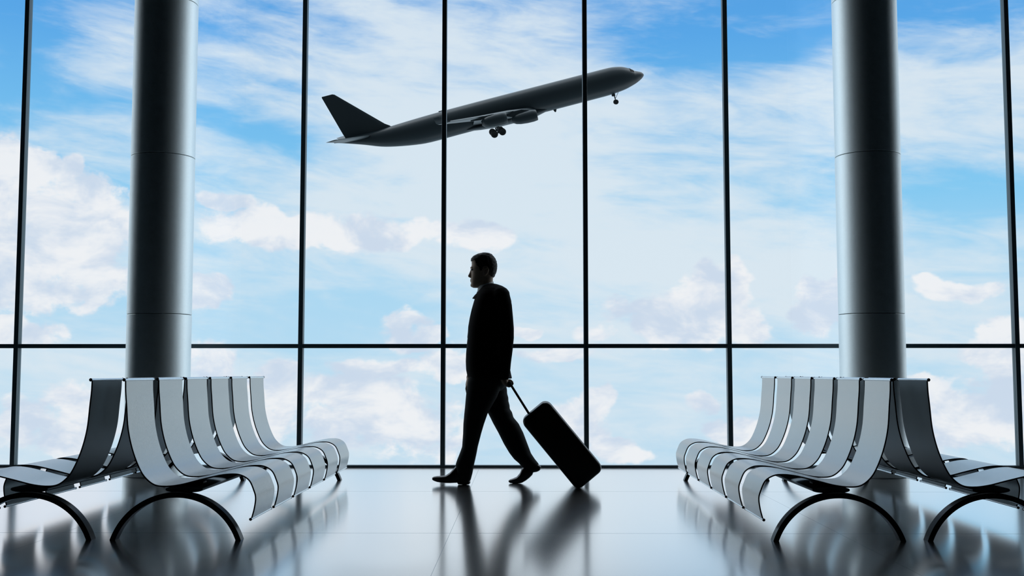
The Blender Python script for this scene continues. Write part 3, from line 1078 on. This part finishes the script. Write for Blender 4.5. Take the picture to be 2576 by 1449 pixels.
for s in (-1, 1):
    bm = bmesh.new()
    foil(bm, [(s * 1.6, 21.9, 13.0, -1.05, 0.130), (s * 3.0, 22.9, 11.9, -0.92, 0.125), (s * 9.4, 26.9, 7.6, -0.05, 0.110), (s * 19.5, 32.8, 4.9, 0.72, 0.10), (s * 27.5, 37.5, 3.1, 1.40, 0.10), (s * 28.9, 38.5, 2.4, 1.55, 0.09)])
    w = link_bm('wing', bm, M_PLANE2, plane)
    bm = bmesh.new()
    rings = []
    for (dy, s0, c, h) in ((28.8, 38.6, 2.3, 1.53), (29.15, 39.2, 1.9, 1.80), (29.6, 40.0, 1.2, 2.40), (29.75, 40.4, 0.8, 2.75)):
        rings.append([pl(s0, s * dy, h), pl(s0 + c * 0.4, s * (dy + 0.07), h), pl(s0 + c, s * dy, h), pl(s0 + c * 0.4, s * (dy - 0.07), h)])
    loft(bm, rings)
    link_bm('winglet', bm, M_PLANE, w)
    bm = bmesh.new()
    foil(bm, [(s * 0.2, 53.6, 6.2, 1.85, 0.10), (s * 1.2, 54.6, 5.7, 1.98, 0.10), (s * 9.6, 60.0, 2.3, 2.95, 0.08)])
    link_bm('tailplane', bm, M_PLANE2, plane)
    for (y, s0, ln, hc, wh) in ((9.4, 22.8, 4.8, -1.85, -0.15), (19.5, 28.8, 4.6, -0.60, 0.68)):
        bm = bmesh.new()
        prof = [(0.25, 0.55), (0.30, 0.80), (0.05, 0.88), (0.0, 0.94), (0.10, 1.02), (0.8, 1.12), (2.0, 1.14), (3.3, 1.04), (4.1, 0.86), (ln * 0.93, 0.66), (ln, 0.45)]
        rings = []
        for ss, rr in prof:
            rings.append([pl(s0 + ss, s * y + rr * math.cos(2 * math.pi * i / 32), hc + 0.03 * ss + rr * math.sin(2 * math.pi * i / 32)) for i in range(32)])
        loft(bm, rings)
        e = link_bm('engine', bm, M_PLANE, plane)
        bm = bmesh.new()
        rings = []
        for ss, h0, h1, hw in ((1.0, hc + 1.0, hc + 1.12, 0.10), (2.6, hc + 0.95, wh - 0.02, 0.20), (4.6, hc + 0.75, wh + 0.02, 0.20), (6.4, wh - 0.30, wh - 0.04, 0.08)):
            rings.append([pl(s0 + ss, s * y - hw, h0), pl(s0 + ss, s * y + hw, h0), pl(s0 + ss, s * y + hw, h1), pl(s0 + ss, s * y - hw, h1)])
        loft(bm, rings)
        link_bm('pylon', bm, M_PLANE, e)
    # main gear: leg and four-wheel truck
    bm = bmesh.new()
    gy = 5.2
    tube(bm, [pl(30.3, s * gy, -1.3), pl(30.45, s * gy, -2.6), pl(30.55, s * gy, -3.5)], [0.24, 0.17, 0.12], 10)
    tube(bm, [pl(29.75, s * gy, -3.47), pl(31.3, s * gy, -3.53)], 0.10, 8)
    add_box(bm, S0 - 30.65, S0 - 30.05, s * gy - 0.03, s * gy + 0.03, -3.0 + 0.0, -1.9)
    gear = link_bm('main_gear', bm, M_PLANE, plane)
    for ss, hh in ((29.72, -3.46), (31.32, -3.54)):
        for dy in (-0.62, 0.62):
            bm = bmesh.new()
            c = pl(ss, s * gy + dy, hh)
            loft(bm, [[c + Vector((rr * math.cos(2 * math.pi * i / 28), yy, rr * math.sin(2 * math.pi * i / 28))) for i in range(28)]
                      for rr, yy in ((0.30, -0.16), (0.34, -0.20), (0.60, -0.23), (0.69, -0.14), (0.69, 0.14), (0.60, 0.23), (0.34, 0.20), (0.30, 0.16))])
            wh_ = link_bm('wheel', bm, M_TYRE, gear)
# fin
bm = bmesh.new()
foil(bm, [(2.3, 49.9, 9.6, 0, 0.05), (2.95, 50.6, 9.0, 0, 0.09), (3.5, 51.4, 8.4, 0, 0.09), (11.25, 59.3, 2.55, 0, 0.08), (11.42, 59.7, 2.1, 0, 0.04)], True)
link_bm('fin', bm, M_PLANE, plane)
# nose gear
bm = bmesh.new()
tube(bm, [pl(6.55, 0, -1.9), pl(6.5, 0, -3.0), pl(6.5, 0, -3.6)], [0.14, 0.10, 0.08], 10)
tube(bm, [pl(5.6, 0, -1.9), pl(6.45, 0, -3.0)], 0.045, 8)
add_box(bm, S0 - 6.95, S0 - 6.40, -0.55, -0.50, -2.95, -2.3)
add_box(bm, S0 - 6.95, S0 - 6.40, 0.50, 0.55, -2.95, -2.3)
ng = link_bm('nose_gear', bm, M_PLANE, plane)
for dy in (-0.28, 0.28):
    bm = bmesh.new()
    c = pl(6.5, dy, -3.65)
    cyl(bm, c + Vector((0, -0.12, 0)), c + Vector((0, 0.12, 0)), 0.48, 24)
    link_bm('wheel', bm, M_TYRE, ng)
# small blade antenna
bm = bmesh.new()
rings = []
for h, c in ((-2.1, 0.35), (-2.6, 0.12)):
    rings.append([pl(18.5 - c, 0, h), pl(18.5, 0.04, h), pl(18.5 + c, 0, h), pl(18.5, -0.04, h)])
loft(bm, rings)
link_bm('antenna', bm, M_PLANE, plane)
